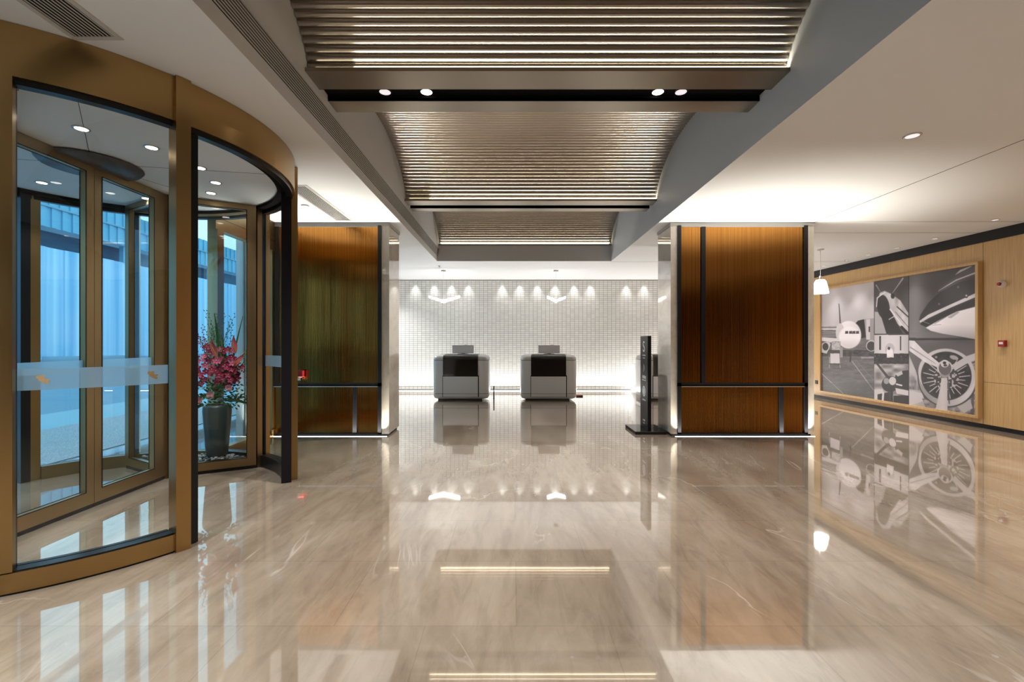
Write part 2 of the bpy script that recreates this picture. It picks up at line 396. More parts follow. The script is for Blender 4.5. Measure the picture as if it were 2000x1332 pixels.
def beam(y0, y1, label):
    t = thing('ceiling_beam', label, 'ceiling beam', (0,0,0), 'metal ceiling beams')
    a = y0+(y1-y0)*.41; b = y0+(y1-y0)*.69
    B().box(-1.62, XR, y0, a, BZ, BZ+.03, 'olive').build('front_flange', t)
    B().box(-1.62, XR, b, y1, BZ, BZ+.03, 'olive').box(-1.62, XR, y1-.01, y1, BZ+.03, BZ+.3, 'olive').build('rear_flange', t)
    B().box(-1.62, XR, a, b, BZ+.05, BZ+.06, 'slot').box(-1.62, XR, a-.005, a, BZ+.0, BZ+.06, 'slot').box(-1.62, XR, b, b+.005, BZ, BZ+.06, 'slot').build('dark_recess', t)
    B().box(-1.56, XR-.06, y0+.022, y0+.034, BZ+.03, BZ+.036, 'led').build('light_strip', t)
    light('AREA', 'cove_light', ((XR-1.62)/2+.27, y0+.028, BZ+.040), P_COVE, WARM, (radians(180), 0, 0), t, shape='RECTANGLE', size=3.6, size_y=.045, spread=radians(125))
    return t
bm1 = beam(3.55, 4.19, 'widest nearest metal ceiling beam with dark slot and four small round lights')
beam(6.83, 7.38, 'second metal ceiling beam, narrow in view, between middle and far vaults')
beam(.27, .90, 'metal ceiling beam above the viewer behind the frame')
t = thing('cove_ledge', 'thin lit metal ledge along the top of the white bulkhead', 'light ledge')
B().box(-1.62, XR, 9.97, 10.0, BZ, BZ+.03, 'olive').build('ledge', t)
B().box(-1.56, XR-.06, 9.975, 9.99, BZ+.03, BZ+.04, 'led').build('light_strip', t)
light('AREA', 'cove_light', ((XR-1.62)/2, 9.96, BZ+.05), P_COVE*.8, WARM, (radians(180-28), 0, 0), t, shape='RECTANGLE', size=3.7, size_y=.03)

# ------------------------------------------------------------------ downlights
def downlight(name, label, x, y, z, r, lens, power, group, spot=70, col=NEUT, blend=.6, tilt=(0,0,0), ring='silver'):
    t = thing(name, label, 'downlight', (x, y, z), group)
    B().lathe([(r*1.0, .001), (r*1.25, -.002), (r*1.25, -.006), (r*.96, -.006)], ring, n=28, caps=False).build('ring', t)
    B().lathe([(r*.96, -.005), (.0005, -.0045)], lens, n=28, caps=False).build('lens', t)
    if power: light('SPOT', 'lamp_light', (0,0,-.03), power, col, tilt, t, spot_size=radians(spot), spot_blend=blend, shadow_soft_size=r*.8)
    return t
for i, px in enumerate((752, 833, 1285, 1330)):
    y = 3.93; z = BZ+.048; x = (px-CX)/F*y
    downlight('downlight', ('dim round light farthest left in the dark slot of the nearest beam', 'bright round light second from left in the nearest beam slot', 'bright round light third from left in the nearest beam slot', 'dim round light farthest right in the nearest beam slot')[i],
              x, y, z, .05, ('lamp_dim','lamp_on','lamp_on','lamp_dim')[i], (0,P_SLOT,P_SLOT,0)[i], 'lights in the beam slot', 95, ring='black')
for i, px in enumerate((908, 1117, 1170)):
    y = 7.135; downlight('downlight', ('tiny light left in the second beam slot', 'tiny light right of centre in the second beam slot', 'tiny light farthest right in the second beam slot')[i], (px-CX)/F*y, y, BZ+.048, .03, 'lamp_dim', (P_SLOT*.6, 0, P_SLOT*.6)[i], 'lights in the second beam slot', 90, ring='black')
downlight('downlight', 'round recessed light in the large white ceiling on the right', 3.43, 3.905, HZ, .052, 'lamp_dim', P_DOWN*.6, 'right ceiling downlights', 80)
for i, y in enumerate((7.81, 8.58, 9.27, 9.90, 10.6)):
    downlight('downlight', 'small downlight by the maple wall, %s' % ('nearest of the row', 'second nearest of the row', 'third nearest of the row', 'fourth nearest of the row', 'farthest of the row')[i], 7.25, y, HZ, .04, 'lamp_dim', P_WASH*.75, 'downlights along the maple wall', 75, tilt=(0, radians(10), 0))
for i, y in enumerate((6.6, 5.6, 4.4, 3.2)):
    downlight('downlight', 'small downlight near the maple wall beyond the right edge, %s towards the viewer' % ORD[i], 7.0, y, HZ, .04, 'lamp_dim', P_WASH*.9, 'downlights along the maple wall', 80, tilt=(0, radians(8), 0))
# washers at the top of the tiled wall
for i, px in enumerate((810, 847, 881, 914, 981, 1015, 1050, 1085, 1122, 1154, 1225, 1260)):
    y = 12.895; x = (px-CX)/F*y
    downlight('wall_washer', 'tiny spotlight over the white tiled wall, %s from the left' % ORD[i], x, y, HZ, .03, 'lamp_dim', P_WASH*.17, 'wall washers over the tiled wall', 66, (1,.98,.94), 1.0, tilt=(radians(3),0,0))
# added fill lamps, out of view behind the viewer and the pillars
for i, (x, y) in enumerate([(-2.6,.6),(-2.6,-1.6),(3.6,1.2),(3.6,-1.2),(5.6,1.2),(5.6,-1.2),(.3,-1.0),(5.4,4.6),(5.6,9.0),(-.2,12.0),(2.6,12.0),(5.4,11.9),(-3.5,12.0),(-4.6,9.6)]):
    z = HZ if not (XL < x < XR and y < 10) else 3.5
    if (x,y) in ((-.2,12.0),(2.6,12.0),(-4.6,9.6)): continue
    downlight('downlight', ('added unseen fill downlight %s' % ['left of the viewer by the glass front','far behind the viewer on the left','just right of the viewer','far behind the viewer, right of centre','right of the viewer by the maple wall','far behind the viewer by the maple wall','inside the coffer right behind the viewer','by the maple wall just past the right edge','hidden behind the right pillar','','','in the back corner behind the right pillar','behind the left pillar near the tiled wall','behind the left pillar'][i]), x, y, z, .055, 'lamp_dim', P_FILL*(2.1 if x == -2.6 else 1.0), 'added fill downlights out of view', 120, blend=1.0)

# ------------------------------------------------------------------ air grilles
def grille(name, label, x0, x1, y0, y1, nsl, group=None):
    t = thing(name, label, 'air grille', ((x0+x1)/2, y0, HZ), group); dx = (x1-x0)/2; L = y1-y0
    B().box(-dx, dx, 0, L, .0-.0015, .004, 'vent_dark').build('backing', t)
    f = B(); b = .03
    f.box(-dx-b, -dx, -b, L+b, -.006, 0, 'vent').box(dx, dx+b, -b, L+b, -.006, 0, 'vent').box(-dx, dx, -b, 0, -.006, 0, 'vent').box(-dx, dx, L, L+b, -.006, 0, 'vent'); f.build('frame', t)
    s = B(); p = 2*dx/nsl
    for i in range(nsl): s.box(-dx+p*(i+.33), -dx+p*(i+.67), 0, L, -.004, -.001, 'vent')
    s.build('slats', t); return t
grille('air_grille', 'wide linear air grille in the white ceiling above the revolving door, top left', -2.53, -2.30, -.2, 2.63, 10)
grille('air_grille', 'linear air grille in the left ceiling running towards the left pillar', -2.56, -2.35, 5.16, 6.62, 9)
t = thing('air_grille', 'very long linear air grille along the leaning left edge of the coffer', 'air grille')
g = B(); a = Vector((XL+.012, 3.276)); b_ = Vector((-1.62+.012, 3.436)); d = (b_-a); nrm = Vector((d.y, -d.x)).normalized()
g.add([(a.x-.008,Y0,a.y),(a.x-.008,10,a.y),(b_.x-.008,10,b_.y),(b_.x-.008,Y0,b_.y)], [(0,1,2,3)], 'vent_dark'); g.build('backing', t, fix=False)
g = B()
for i in range(9):
    p = a+d*((i+.28)/9); q_ = a+d*((i+.62)/9)
    g.add([(p.x,Y0,p.y),(p.x,10,p.y),(q_.x,10,q_.y),(q_.x,Y0,q_.y),(p.x-.006,Y0,p.y),(p.x-.006,10,p.y),(q_.x-.006,10,q_.y),(q_.x-.006,Y0,q_.y)], [(0,1,2,3),(4,7,6,5),(0,4,5,1),(3,2,6,7)], 'vent')
g.build('slats', t)

# ------------------------------------------------------------------ clad pillars
def pillar(x0, side, label):   # side: +1 left pillar (inner side on the right), mirrored otherwise
    x1 = x0+2.126; y0, y1 = 6.75, 7.35
    t = thing('pillar', label, 'pillar', ((x0+x1)/2, y0, 0), 'clad pillars')
    hw = 1.063; dp = y1-y0
    B().box(-hw, hw, .035, dp, .03, HZ-.05, 'stone').build('stone_core', t, bevel=.012)
    B().box(-hw, -hw+.095, 0, .05, .03, HZ-.05, 'stone').build('stone_edge', t); B().box(hw-.11, hw, 0, .05, .03, HZ-.05, 'stone').build('stone_edge', t)
    B().box(-hw+.03, hw-.03, .03, dp-.03, 0, .03, 'black').build('plinth', t)
    B().box(-hw-.008, hw+.008, -.012, dp+.01, HZ-.05, HZ-.0005, 'white_trim').build('top_trim', t)
    ax, bx = -hw+.095, hw-.11; zb = .765
    fr = B(); fb = .05
    fr.box(ax, ax+fb, -.035, .035, .03, HZ-.05, 'black').box(bx-fb, bx, -.035, .035, .03, HZ-.05, 'black')
    fr.box(ax, bx, -.035, .035, zb-.025, zb+.025, 'black').box(ax, bx, -.035, .035, .03, .05, 'black').box(ax, bx, -.02, .035, HZ-.07, HZ-.05, 'white_trim')
    v1 = ax+fb+.30; v2 = bx-fb-.31
    fr.box(v1, v1+.06, -.035, .03, zb+.025, HZ-.07, 'black').box(v2-.06, v2, -.035, .03, .05, zb-.025, 'black')
    fr.build('black_frame', t)
    B().box(ax+fb, bx-fb, -.036, -.030, zb-.036, zb-.026, 'silver').build('bright_rail', t)
    for nm, (p0, p1, z0, z1) in {'a': (ax+fb, v1, zb+.025, HZ-.07), 'b': (v1+.06, bx-fb, zb+.025, HZ-.07), 'c': (ax+fb, v2-.06, .05, zb-.025), 'd': (v2, bx-fb, .05, zb-.025)}.items():
        B().box(p0, p1, -.012, .02, z0, z1, 'amber').build('amber_panel', t)
    B().box(-hw+.05, hw-.02, -.056, -.044, .002, .006, 'led_white').build('floor_light_strip', t)
    light('AREA', 'pillar_uplight', (0, -.062, .014), P_UP, (1,.95,.84), (radians(180+3), 0, 0), t, shape='RECTANGLE', size=2.0, size_y=.012, spread=radians(75))
    return t
pr = pillar(2.346, -1, 'amber metal clad stone pillar on the right, beside the black sign totem')
pl = pillar(-3.956, 1, 'amber metal clad stone pillar on the left, half hidden by the revolving door')
# small speaker plate on the left pillar's side
tag(B().box(-1.8295, -1.822, 6.86, 7.16, 2.62, 2.84, 'stone').build('side_plate', bevel=.003), 'small flush rectangular plate high on the side of the left pillar', 'wall plate')

# ------------------------------------------------------------------ tiled wall lights
t = thing('floor_light_strip', 'glowing light strip along the foot of the white tiled wall', 'light strip', (0, YB-.05, 0))
B().box(XF+.1, XW-.1, 0, .012, 0, .012, 'led_white').build('strip', t)
light('AREA', 'strip_light', ((XF+XW)/2, -.09, .012), P_BASE*1.6, NEUT, (radians(180+22), 0, 0), t, shape='RECTANGLE', size=13, size_y=.03, spread=radians(150))
# chevron pendants in front of the tiled wall
def chevron(x, y, z, l1, l2, a1, a2, label):
    t = thing('chevron_pendant', label, 'pendant light', (x, y, z), 'chevron pendants')
    for (L, a) in ((l1, a1), (l2, a2)):
        dirx = -1 if (L, a) == (l1, a1) else 1
        p0 = Vector((0,0,0)); p1 = Vector((dirx*L*cos(radians(a)), .12, L*sin(radians(a))))
        b = B(); w = .06
        b.add([p0+Vector((0,-w,0)), p1+Vector((0,-w,0)), p1+Vector((0,w,0)), p0+Vector((0,w,0)), p0+Vector((0,-w,.07)), p1+Vector((0,-w,.05)), p1+Vector((0,w,.05)), p0+Vector((0,w,.07))],
              [(0,1,2,3),(7,6,5,4),(0,4,5,1),(1,5,6,2),(2,6,7,3),(3,7,4,0)], 'led_white'); b.build('light_arm', t)
    B().tube([(0,0,.03),(0,0,HZ-z)], .003, 'paper', 6).build('cord', t)
    B().lathe([(.06,HZ-z-.025),(.06,HZ-z-.001)], 'white_trim', n=20).build('canopy', t)
chevron(-1.716, 11.3, 2.36, .40, .42, 20, 20, 'glowing white chevron pendant above the left grey counter')
chevron(1.08, 11.3, 2.37, .24, .27, 30, 24, 'glowing white chevron pendant above the right grey counter')

# white bell pendant
t = thing('pendant_lamp', 'white glowing bell shaped pendant lamp hanging before the mural wall', 'pendant lamp', (5.9, 8.72, 2.32))
B().lathe([(.135,.0),(.137,.02),(.12,.12),(.095,.225),(.07,.262),(.02,.27),(.001,.27)], 'shade', n=32, caps=False).build('lamp_shade', t)
B().lathe([(.02,.27),(.02,.33),(.004,.34)], 'silver', n=12).build('lamp_holder', t)
B().tube([(0,0,.33),(0,0,HZ-2.32)], .0035, 'paper', 6).build('cord', t)
B().lathe([(.055,HZ-2.32-.02),(.055,HZ-2.32-.001)], 'silver', n=20).build('canopy', t)
light('POINT', 'bulb_light', (0,0,.06), 8, NEUT, parent=t, shadow_soft_size=.04)

# smoke detector, left ceiling
t = tag(B().lathe([(.05,-.001),(.05,-.012),(.035,-.03),(.001,-.032)], 'paper', (-2.69,5.9,HZ), 24, False).build('smoke_detector'), 'small round white smoke detector in the left ceiling by the grille', 'smoke detector')
for (px, py, lab) in ((858, 519, 'tiny sprinkler head in the ceiling behind the bulkhead, left'), (1650, 508, 'tiny sprinkler head in the ceiling near the maple wall')):
    y = F*1.766/(CY-py); x = (px-CX)/F*y
    tag(B().lathe([(.03,-.001),(.03,-.006),(.012,-.012),(.012,-.03),(.02,-.034),(.001,-.036)], 'silver', (x,y,HZ), 16, False).build('sprinkler'), lab, 'sprinkler')

# ------------------------------------------------------------------ grey counters
def rrect(x0, x1, y0, y1, r, n=6):
    pts = []
    for cx_, cy_, a0 in ((x1-r,y0+r,-90),(x1-r,y1-r,0),(x0+r,y1-r,90),(x0+r,y0+r,180)):
        for i in range(n+1):
            a = radians(a0+90*i/n); pts.append((cx_+r*cos(a), cy_+r*sin(a)))
    return pts
def counter(x, y, label, screen=True):
    t = thing('counter', label, 'counter', (x, y, 0), 'grey counters'); hw = .665; dp = .72
    # body: rounded plan, soft top and bottom edges
    b = B(); rings = []
    for ins, z in [(.09,.035),(.03,.06),(.005,.11),(0,.165)]: rings.append([(p[0],p[1],z) for p in rrect(-hw+ins, hw-ins, ins, dp-ins, .12-ins*.4)])
    b.loft(rings, 'grey'); b.build('lower_body', t)
    B().loft([[(p[0],p[1],z) for p in rrect(-hw,hw,0,dp,.12)] for z in (.175,.955)], 'grey').build('body', t)
    rings = [[(p[0],p[1],z) for p in rrect(-hw+i_,hw-i_,i_,dp-i_,.12-i_*.4)] for i_, z in [(0,.965),(.004,1.0),(.02,1.035),(.05,1.06),(.10,1.08),(.16,1.088)]]
    B().loft(rings, 'grey2').build('rounded_top', t)
    B().prism(rrect(-hw+.012,hw-.012,.012,dp-.012,.11), .163, .177, 'deepgrey').build('shadow_line', t); B().prism(rrect(-hw+.012,hw-.012,.012,dp-.012,.11), .953, .967, 'deepgrey').build('shadow_line', t)
    B().box(-.55, .50, .10, dp-.1, .0, .036, 'deepgrey').build('plinth', t)
    B().box(-.42, .405, -.012, .02, .105, .575, 'grey').build('front_panel', t, bevel=.003)
    B().box(-.432, -.42, -.008, .02, .09, .60, 'black').box(.405, .425, -.008, .02, .09, .60, 'black').box(-.42, .405, -.014, -.011, .166, .172, 'black').build('panel_gap', t)
    s = B(); prof = [(-.016,.575),(-.016,.98),(-.010,1.02),(.012,1.052),(.05,1.075)]
    s.add([(xx, yy, zz) for xx in (-.42, .405) for yy, zz in prof]+[(xx, yy+.03, zz-.006) for xx in (-.42,.405) for yy, zz in prof], [(i,i+1,6+i,5+i) for i in range(4)]+[(i+10,i+15,i+16,i+11) for i in range(4)], 'screen', True)
    s.build('dark_screen', t, fix=False)
    B().box(-.40, .41, .10, .5, 1.086, 1.098, 'grey2').build('desk_surface', t)
    mo = B().box(-.235, .285, .235, .26, 1.115, 1.315, 'grey').build('monitor', t, bevel=.006)
    B().box(-.02, .07, .25, .29, 1.095, 1.20, 'deepgrey').box(-.1, .15, .2, .38, 1.095, 1.106, 'deepgrey').build('monitor_stand', t); B().box(.06,.13,.24,.25,1.315,1.322,'black').build('camera', t)
    return t
counter(-1.219, 10.73, 'grey rounded check-in counter with dark screen, left of the two in the middle')
counter(.857, 10.73, 'grey rounded check-in counter with dark screen, right of the two in the middle')
counter(3.735, 10.73, 'grey rounded counter half hidden behind the right pillar and black sign')
tag(B().box(3.31, 3.60, 12.2, 12.7, .0, .78, 'grey').box(3.33, 3.58, 12.195, 12.2, .1, .74, 'grey2').build('cabinet', bevel=.01), 'low grey box cabinet against the tiled wall, left of the half hidden counter', 'cabinet')
tag(B().box(-.475, -.445, 11.2, 11.3, 0, .3, 'black').box(-.48,-.44,11.18,11.32,0,.012,'black').build('cable_post'), 'thin short black post on the floor just right of the left counter', 'post')
tag(B().box(1.62, 1.79, 11.55, 11.68, 0.0, .035, 'red').box(1.64, 1.77, 11.545, 11.55, .005, .03, 'black').build('floor_box', bevel=.004), 'small dark red box on the floor just right of the right counter', 'box')

# ------------------------------------------------------------------ black sign totem
t = thing('sign_totem', 'tall narrow black sign totem with white S on a black base plate', 'sign', (2.09, 7.15, 0))
B().box(-.245, .235, -.31, .30, 0, .045, 'black_gloss').build('base_plate', t, bevel=.004)
B().box(-.025, .03, -.2, .2, .045, 1.486, 'black').build('panel', t, bevel=.003)
def sidetext(s, size, z, name='lettering'):
    cu = bpy.data.curves.new('t', 'FONT'); cu.body = s; cu.size = size; cu.align_x = 'CENTER'; cu.extrude = .0008
    o = bpy.data.objects.new('t', cu); COL.objects.link(o); bpy.context.view_layer.update()
    me = bpy.data.meshes.new_from_object(o.evaluated_get(bpy.context.evaluated_depsgraph_get())); bpy.data.objects.remove(o)
    me.materials.clear(); me.materials.append(M['paper']); o = bpy.data.objects.new(name, me); COL.objects.link(o)
    o.parent = t; o.rotation_euler = (pi/2, 0, -pi/2); o.location = (-.0275, 0, z); return o
sidetext('S', .24, 1.24)
def marks(name, rows, m='paper'):
    b = B()
    for (y0, y1, z0, z1) in rows: b.box(-.0265, -.0255, y0, y1, z0, z1, m)
    b.build(name, t)
random.seed(3)
def textrow(z, h, w, n):
    r = []; y = -w/2
    for i in range(n):
        ww = w/n*random.uniform(.55,.8); r.append((y, y+ww, z, z+h*random.uniform(.7,1))); y += w/n
    return r
marks('small_text', textrow(1.175,.022,.16,6)); marks('small_text', textrow(1.135,.014,.12,7))
b = B()
cres = [(.03-.05*sin(radians(a)), .985-.065*cos(radians(a))) for a in range(0,181,15)]+[(.03-.022*sin(radians(a)), .985-.065*cos(radians(a))) for a in range(180,-1,-15)]
b.add([(-.0262,y_,z_) for y_, z_ in cres], [tuple(range(len(cres)))], 'paper'); b.build('crescent_mark', t, fix=False)
marks('small_text', textrow(.82,.05,.2,4)); marks('small_text', textrow(.785,.025,.2,5))
B().lathe([(.085,-.0262),(.085,-.0250)], 'paper', (0,0,.62), 28, axis='x').build('round_badge', t)
M['badge'] = mat('pale_blue_print', (.25,.32,.5,1), .5)
B().lathe([(.06,-.0270),(.06,-.0262)], 'badge', (0,0,.62), 28, axis='x').lathe([(.05,-.0278),(.05,-.027)], 'paper', (0,0,.62), 28, axis='x').build('badge_ring', t)
marks('small_text', textrow(.475,.024,.18,6)); marks('small_text', textrow(.155,.03,.12,4)); marks('small_text', textrow(.115,.018,.09,4))

# ------------------------------------------------------------------ wall devices
t = thing('fire_bell', 'white and red round fire sounder high on the maple wall right of the mural', 'fire alarm', (XW, 7.045, 2.29))
B().lathe([(.05,0),(.05,-.04),(.04,-.062)], 'paper', n=28, axis='x').build('body', t); B().lathe([(.028,-.062),(.028,-.078),(.02,-.085)], 'red', n=24, axis='x').build('red_lens', t)
t = thing('fire_call_point', 'red fire call point on the maple wall below the round sounder', 'fire alarm', (XW, 7.04, 1.37), 'fire call points')
B().box(-.045,0,-.05,.05,-.05,.05,'red').build('body', t, bevel=.006); B().box(-.047,-.044,-.03,.03,-.012,.022,'paper').build('label_plate', t)
t = thing('fire_call_point', 'red fire call point on the left pillar beside the revolving door', 'fire alarm', (-3.12, 6.70, .93), 'fire call points')
B().box(-.05,.05,-.05,0.02,-.05,.05,'red').build('body', t, bevel=.006); B().box(-.02,.02,-.052,-.049,-.1,-.06,'paper').build('label_plate', t)
tag(B().box(XW-.012, XW, 11.33, 11.42, .34, .43, 'black').build('socket', bevel=.003), 'small black wall socket on the maple wall left of the mural', 'socket')

# ------------------------------------------------------------------ mural
def paint(U, V):
    """U,V: coordinates in the artwork's own drawing frame; returns grey 0..255"""
    G = np.full(U.shape, 120.0)
    def put(mask, val): 
        nonlocal G
        G = G*(1-mask)+val*mask
    def sm(d, w=1.5): return np.clip(.5-d/(2*w), 0, 1)
    def rect(x0,x1,y0,y1): return ((U>=x0)&(U<x1)&(V>=y0)&(V<y1)).astype(float)
    def ell(cx,cy,rx,ry,rot=0,w=1.5):
        c_,s_ = cos(radians(rot)), sin(radians(rot)); x=(U-cx)*c_+(V-cy)*s_; y=-(U-cx)*s_+(V-cy)*c_
        d=(np.sqrt((x/rx)**2+(y/ry)**2)-1)*min(rx,ry); return sm(d,w)
    def line(x0,y0,x1,y1,w0,w1=None):
        w1 = w0 if w1 is None else w1
        dx,dy=x1-x0,y1-y0; L2=dx*dx+dy*dy; t_=np.clip(((U-x0)*dx+(V-y0)*dy)/L2,0,1)
        d=np.hypot(U-x0-t_*dx, V-y0-t_*dy)-(w0+(w1-w0)*t_)/2; return sm(d)
    def poly(pts, w=1.5):
        ins=np.zeros(U.shape,bool); dm=np.full(U.shape,1e9); n=len(pts)
        for i in range(n):
            x0,y0=pts[i]; x1,y1=pts[(i+1)%n]
            c_=((y0>V)!=(y1>V))
            with np.errstate(divide='ignore', invalid='ignore'): xi=(x1-x0)*(V-y0)/((y1-y0) if y1!=y0 else 1e-9)+x0
            ins^=(c_&(U<xi)); dx,dy=x1-x0,y1-y0; t_=np.clip(((U-x0)*dx+(V-y0)*dy)/(dx*dx+dy*dy+1e-9),0,1)
            dm=np.minimum(dm,np.hypot(U-x0-t_*dx,V-y0-t_*dy))
        return sm(np.where(ins,-dm,dm),w)
    rng=np.random.RandomState(5)
    def noise(sx,sy,seed):
        r=np.random.RandomState(seed).rand(64,64); x=(U/sx)%63; y=(V/sy)%63; xi=x.astype(int); yi=y.astype(int); fx=x-xi; fy=y-yi
        fx=fx*fx*(3-2*fx); fy=fy*fy*(3-2*fy)
        return (r[yi,xi]*(1-fx)+r[yi,xi+1]*fx)*(1-fy)+(r[yi+1,xi]*(1-fx)+r[yi+1,xi+1]*fx)*fy
    # ---- panel 1: airliner on the apron
    P=rect(-50,471,-50,1400)
    g=np.where(V<560, 188+18*np.exp(-((U-330)/60)**2-((V-330)/120)**2)+12*np.exp(-((U-150)/50)**2)-(V-400)*.03, 0)
    ap=72+22*noise(90,14,1)+20*noise(25,6,2)-np.clip((V-900)/20,-8,8)
    put(P, np.where(V<560,g,ap))
    put(P*rect(-50,471,548,640), 100+50*noise(200,9,3)); put(P*rect(-50,210,545,556), 190); put(P*rect(-50,200,570,582), 205); put(P*rect(-50,471,740,790), 48+40*noise(20,12,4)); put(P*rect(370,471,796,806), 150)
    put(P*poly([(193,375),(199,375),(214,545),(200,545)]), 95)
    put(P*poly([(318,540),(345,510),(395,498),(412,640),(370,650),(350,575)]), 42); put(P*poly([(395,498),(471,490),(471,690),(410,650)]), 150); put(P*rect(412,440,500,660), 195); put(P*rect(430,440,555,600),60)
    put(P*poly([(60,640),(215,650),(220,690),(130,680),(60,668)]), 215)
    put(P*ell(273,620,98,108,0,4), 232-.10*np.abs(U-230)); put(P*ell(205,600,34,70), 205); put(P*ell(280,640,86,84,0,8), 238-np.clip(V-650,0,80)*.5)
    for x in (246,277,303,331): put(P*poly([(x,592),(x+22,590),(x+24,612),(x-2,613)]), 70)
    put(P*poly([(60,690),(120,670),(130,700),(100,770),(60,760)]),190); put(P*ell(92,715,30,36),200); put(P*ell(90,715,24,30),60); put(P*ell(452,708,42,44),190); put(P*ell(450,710,34,37),62)
    put(P*rect(140,210,670,740), 175+50*(noise(12,10,7)-.5)); put(P*rect(128,200,768,845), 205); put(P*line(120,880,122,800,4),180); put(P*line(205,880,200,800,4),180); put(P*line(118,850,205,855,6),60)
    put(P*rect(205,225,720,800),150); put(P*line(290,760,285,830,12),55)
    put(P*line(62,928,230,1085,5),170); put(P*line(300,830,471,1060,5),165); put(P*line(330,820,471,980,3),120); put(P*line(140,900,150,1080,2),110)
    put(P*rect(-50,471,1000,1400)*.3, 60)
    # ---- panel 2: nose cowl, propeller
    P=rect(475,743,-50,618); put(P, 84-.02*(V-200)+8*noise(80,80,9))
    put(P*line(700,176,612,300,12,3),180); put(P*line(490,230,520,280,10,3),165)
    put(P*poly([(478,440),(520,440),(575,612),(478,612)]),165)
    put(P*poly([(520,290),(555,275),(610,300),(680,350),(742,450),(742,612),(640,520),(560,470),(500,430),(492,360)],3), 190+40*noise(26,60,11)-20)
    put(P*ell(545,400,50,95,-8,3), 52); put(P*poly([(500,360),(560,340),(600,420),(650,520),(700,612),(570,612),(530,480)],3), 50)
    put(P*line(498,330,492,400,8,6),215); put(P*line(498,330,560,285,7),225); put(P*line(600,420,735,600,12,10),215); put(P*line(655,400,742,480,10),70); put(P*line(590,500,640,470,6),200); put(P*ell(620,315,16,22),60)
    put(P*line(690,560,740,612,22),40); put(P*line(640,440,742,560,4),60)
    # ---- panel 3: small jet front
    P=rect(475,743,622,838); put(P, 208-26*np.abs((U-600)/140)**2)
    put(P*rect(514,527,632,740),52); put(P*rect(676,687,632,745),70); put(P*ell(597,735,38,48),180); put(P*ell(597,760,26,34),228); put(P*ell(590,728,10,12),50)
    put(P*((V>768)&(np.abs(U-600)>28)).astype(float), 42+50*(noise(16,8,13)>.78)); put(P*rect(475,743,800,838),34+30*noise(15,10,14))
    # ---- panel 4: propeller aircraft
    P=rect(475,743,838,1400); put(P, 130+110*(noise(46,30,15)-.35)); put(P*rect(475,743,838,850),40)
    put(P*poly([(640,940),(700,905),(743,900),(743,1090),(660,1050),(630,990)]),36); put(P*poly([(640,930),(690,905),(700,930),(660,950)]),185)
    put(P*ell(600,1010,68,62),38); put(P*poly([(480,840),(500,840),(590,950),(575,965)]),50); put(P*ell(620,985,32,36),60); put(P*ell(618,985,28,32),200); put(P*ell(570,985,22,24),150)
    put(P*line(650,1010,690,1020,12),210); put(P*poly([(640,1040),(743,1060),(743,1100),(650,1085)]),205); put(P*poly([(475,1050),(540,1050),(560,1100),(475,1140)]),200); put(P*rect(600,622,1030,1200),30); put(P*rect(625,743,1100,1300),38); put(P*poly([(500,1090),(600,1070),(600,1250),(500,1250)]),40); put(P*line(545,1080,540,1150,16),210)
    # ---- panel 5: sleek jet nose
    P=rect(748,1400,-50,657); put(P, 92+26*np.exp(-((U-800)/70)**2)-.05*(U-800)+.02*V); put(P*rect(748,1400,600,657)*.5,120); put(P*rect(748,1400,645,657),62)
    put(P*poly([(828,500),(840,460),(900,370),(990,285),(1150,205),(1312,170),(1400,150),(1400,700),(1200,650),(1010,610),(880,560),(835,530)],3),62)
    put(P*poly([(985,270),(1080,190),(1200,100),(1320,60),(1400,40),(1400,90),(1180,190)]),88)
    put(P*poly([(1110,150),(1150,110),(1230,80),(1250,78)]),190); put(P*line(980,275,1120,190,3,8),190); put(P*line(1120,190,1310,118,8,12),200)
    put(P*poly([(880,565),(1000,500),(1120,440),(1400,365),(1400,680),(1180,640),(1010,612),(920,590)],3), 238-np.clip((V-540),0,200)*.55)
    put(P*poly([(830,512),(900,462),(1080,380),(1400,235),(1400,270),(1080,405),(905,488),(836,527)]),208)
    put(P*poly([(836,540),(860,520),(1080,415),(1400,290),(1400,350),(1120,435),(1000,490),(885,560)]),52)
    put(P*line(845,510,910,535,3),170); put(P*ell(1200,318,14,14),60); put(P*ell(1200,312,8,7),190); put(P*poly([(1288,262),(1312,250),(1330,300),(1288,300)]),225)
    for (x,y) in ((1135,245),(985,378)): put(P*ell(x,y,8,9),110)
    put(P*poly([(1050,485),(1130,435),(1145,445),(1080,490)]),175); put(P*line(930,545,1000,540,3),130); put(P*line(950,535,1040,480,4),110)
    # ---- panel 6: radial engine
    P=rect(748,1400,662,1500); put(P, 84+20*noise(150,60,21)-.02*(V-700)); put(P*poly([(748,780),(800,900),(860,1100),(880,1200),(748,1200)],3), 150+40*noise(60,60,22))
    put(P*poly([(748,1060),(850,1080),(870,1140),(748,1180)],3),200); put(P*poly([(748,920),(800,960),(835,1060),(748,1050)],3)*.8, 70+110*noise(14,26,23)); put(P*rect(1260,1400,1000,1400), 130+100*(noise(26,18,24)-.4))
    put(P*poly([(850,1120),(1050,1200),(1240,1120),(1230,1240),(1180,1300),(880,1200)]), 90+80*noise(20,18,25)); put(P*poly([(1120,1180),(1230,1130),(1250,1200),(1180,1240)]),185)
    put(P*line(1180,890,1312,850,60,30), 120+60*noise(60,6,26))
    put(P*ell(1050,970,236,222,18,3), 62); put(P*ell(1050,965,226,218,18,3), 150+60*np.clip((U-900)/300,0,1))
    put(P*ell(1045,925,225,194,10,3), 195); put(P*ell(1042,945,200,192,10,3), 38+24*noise(22,22,27))
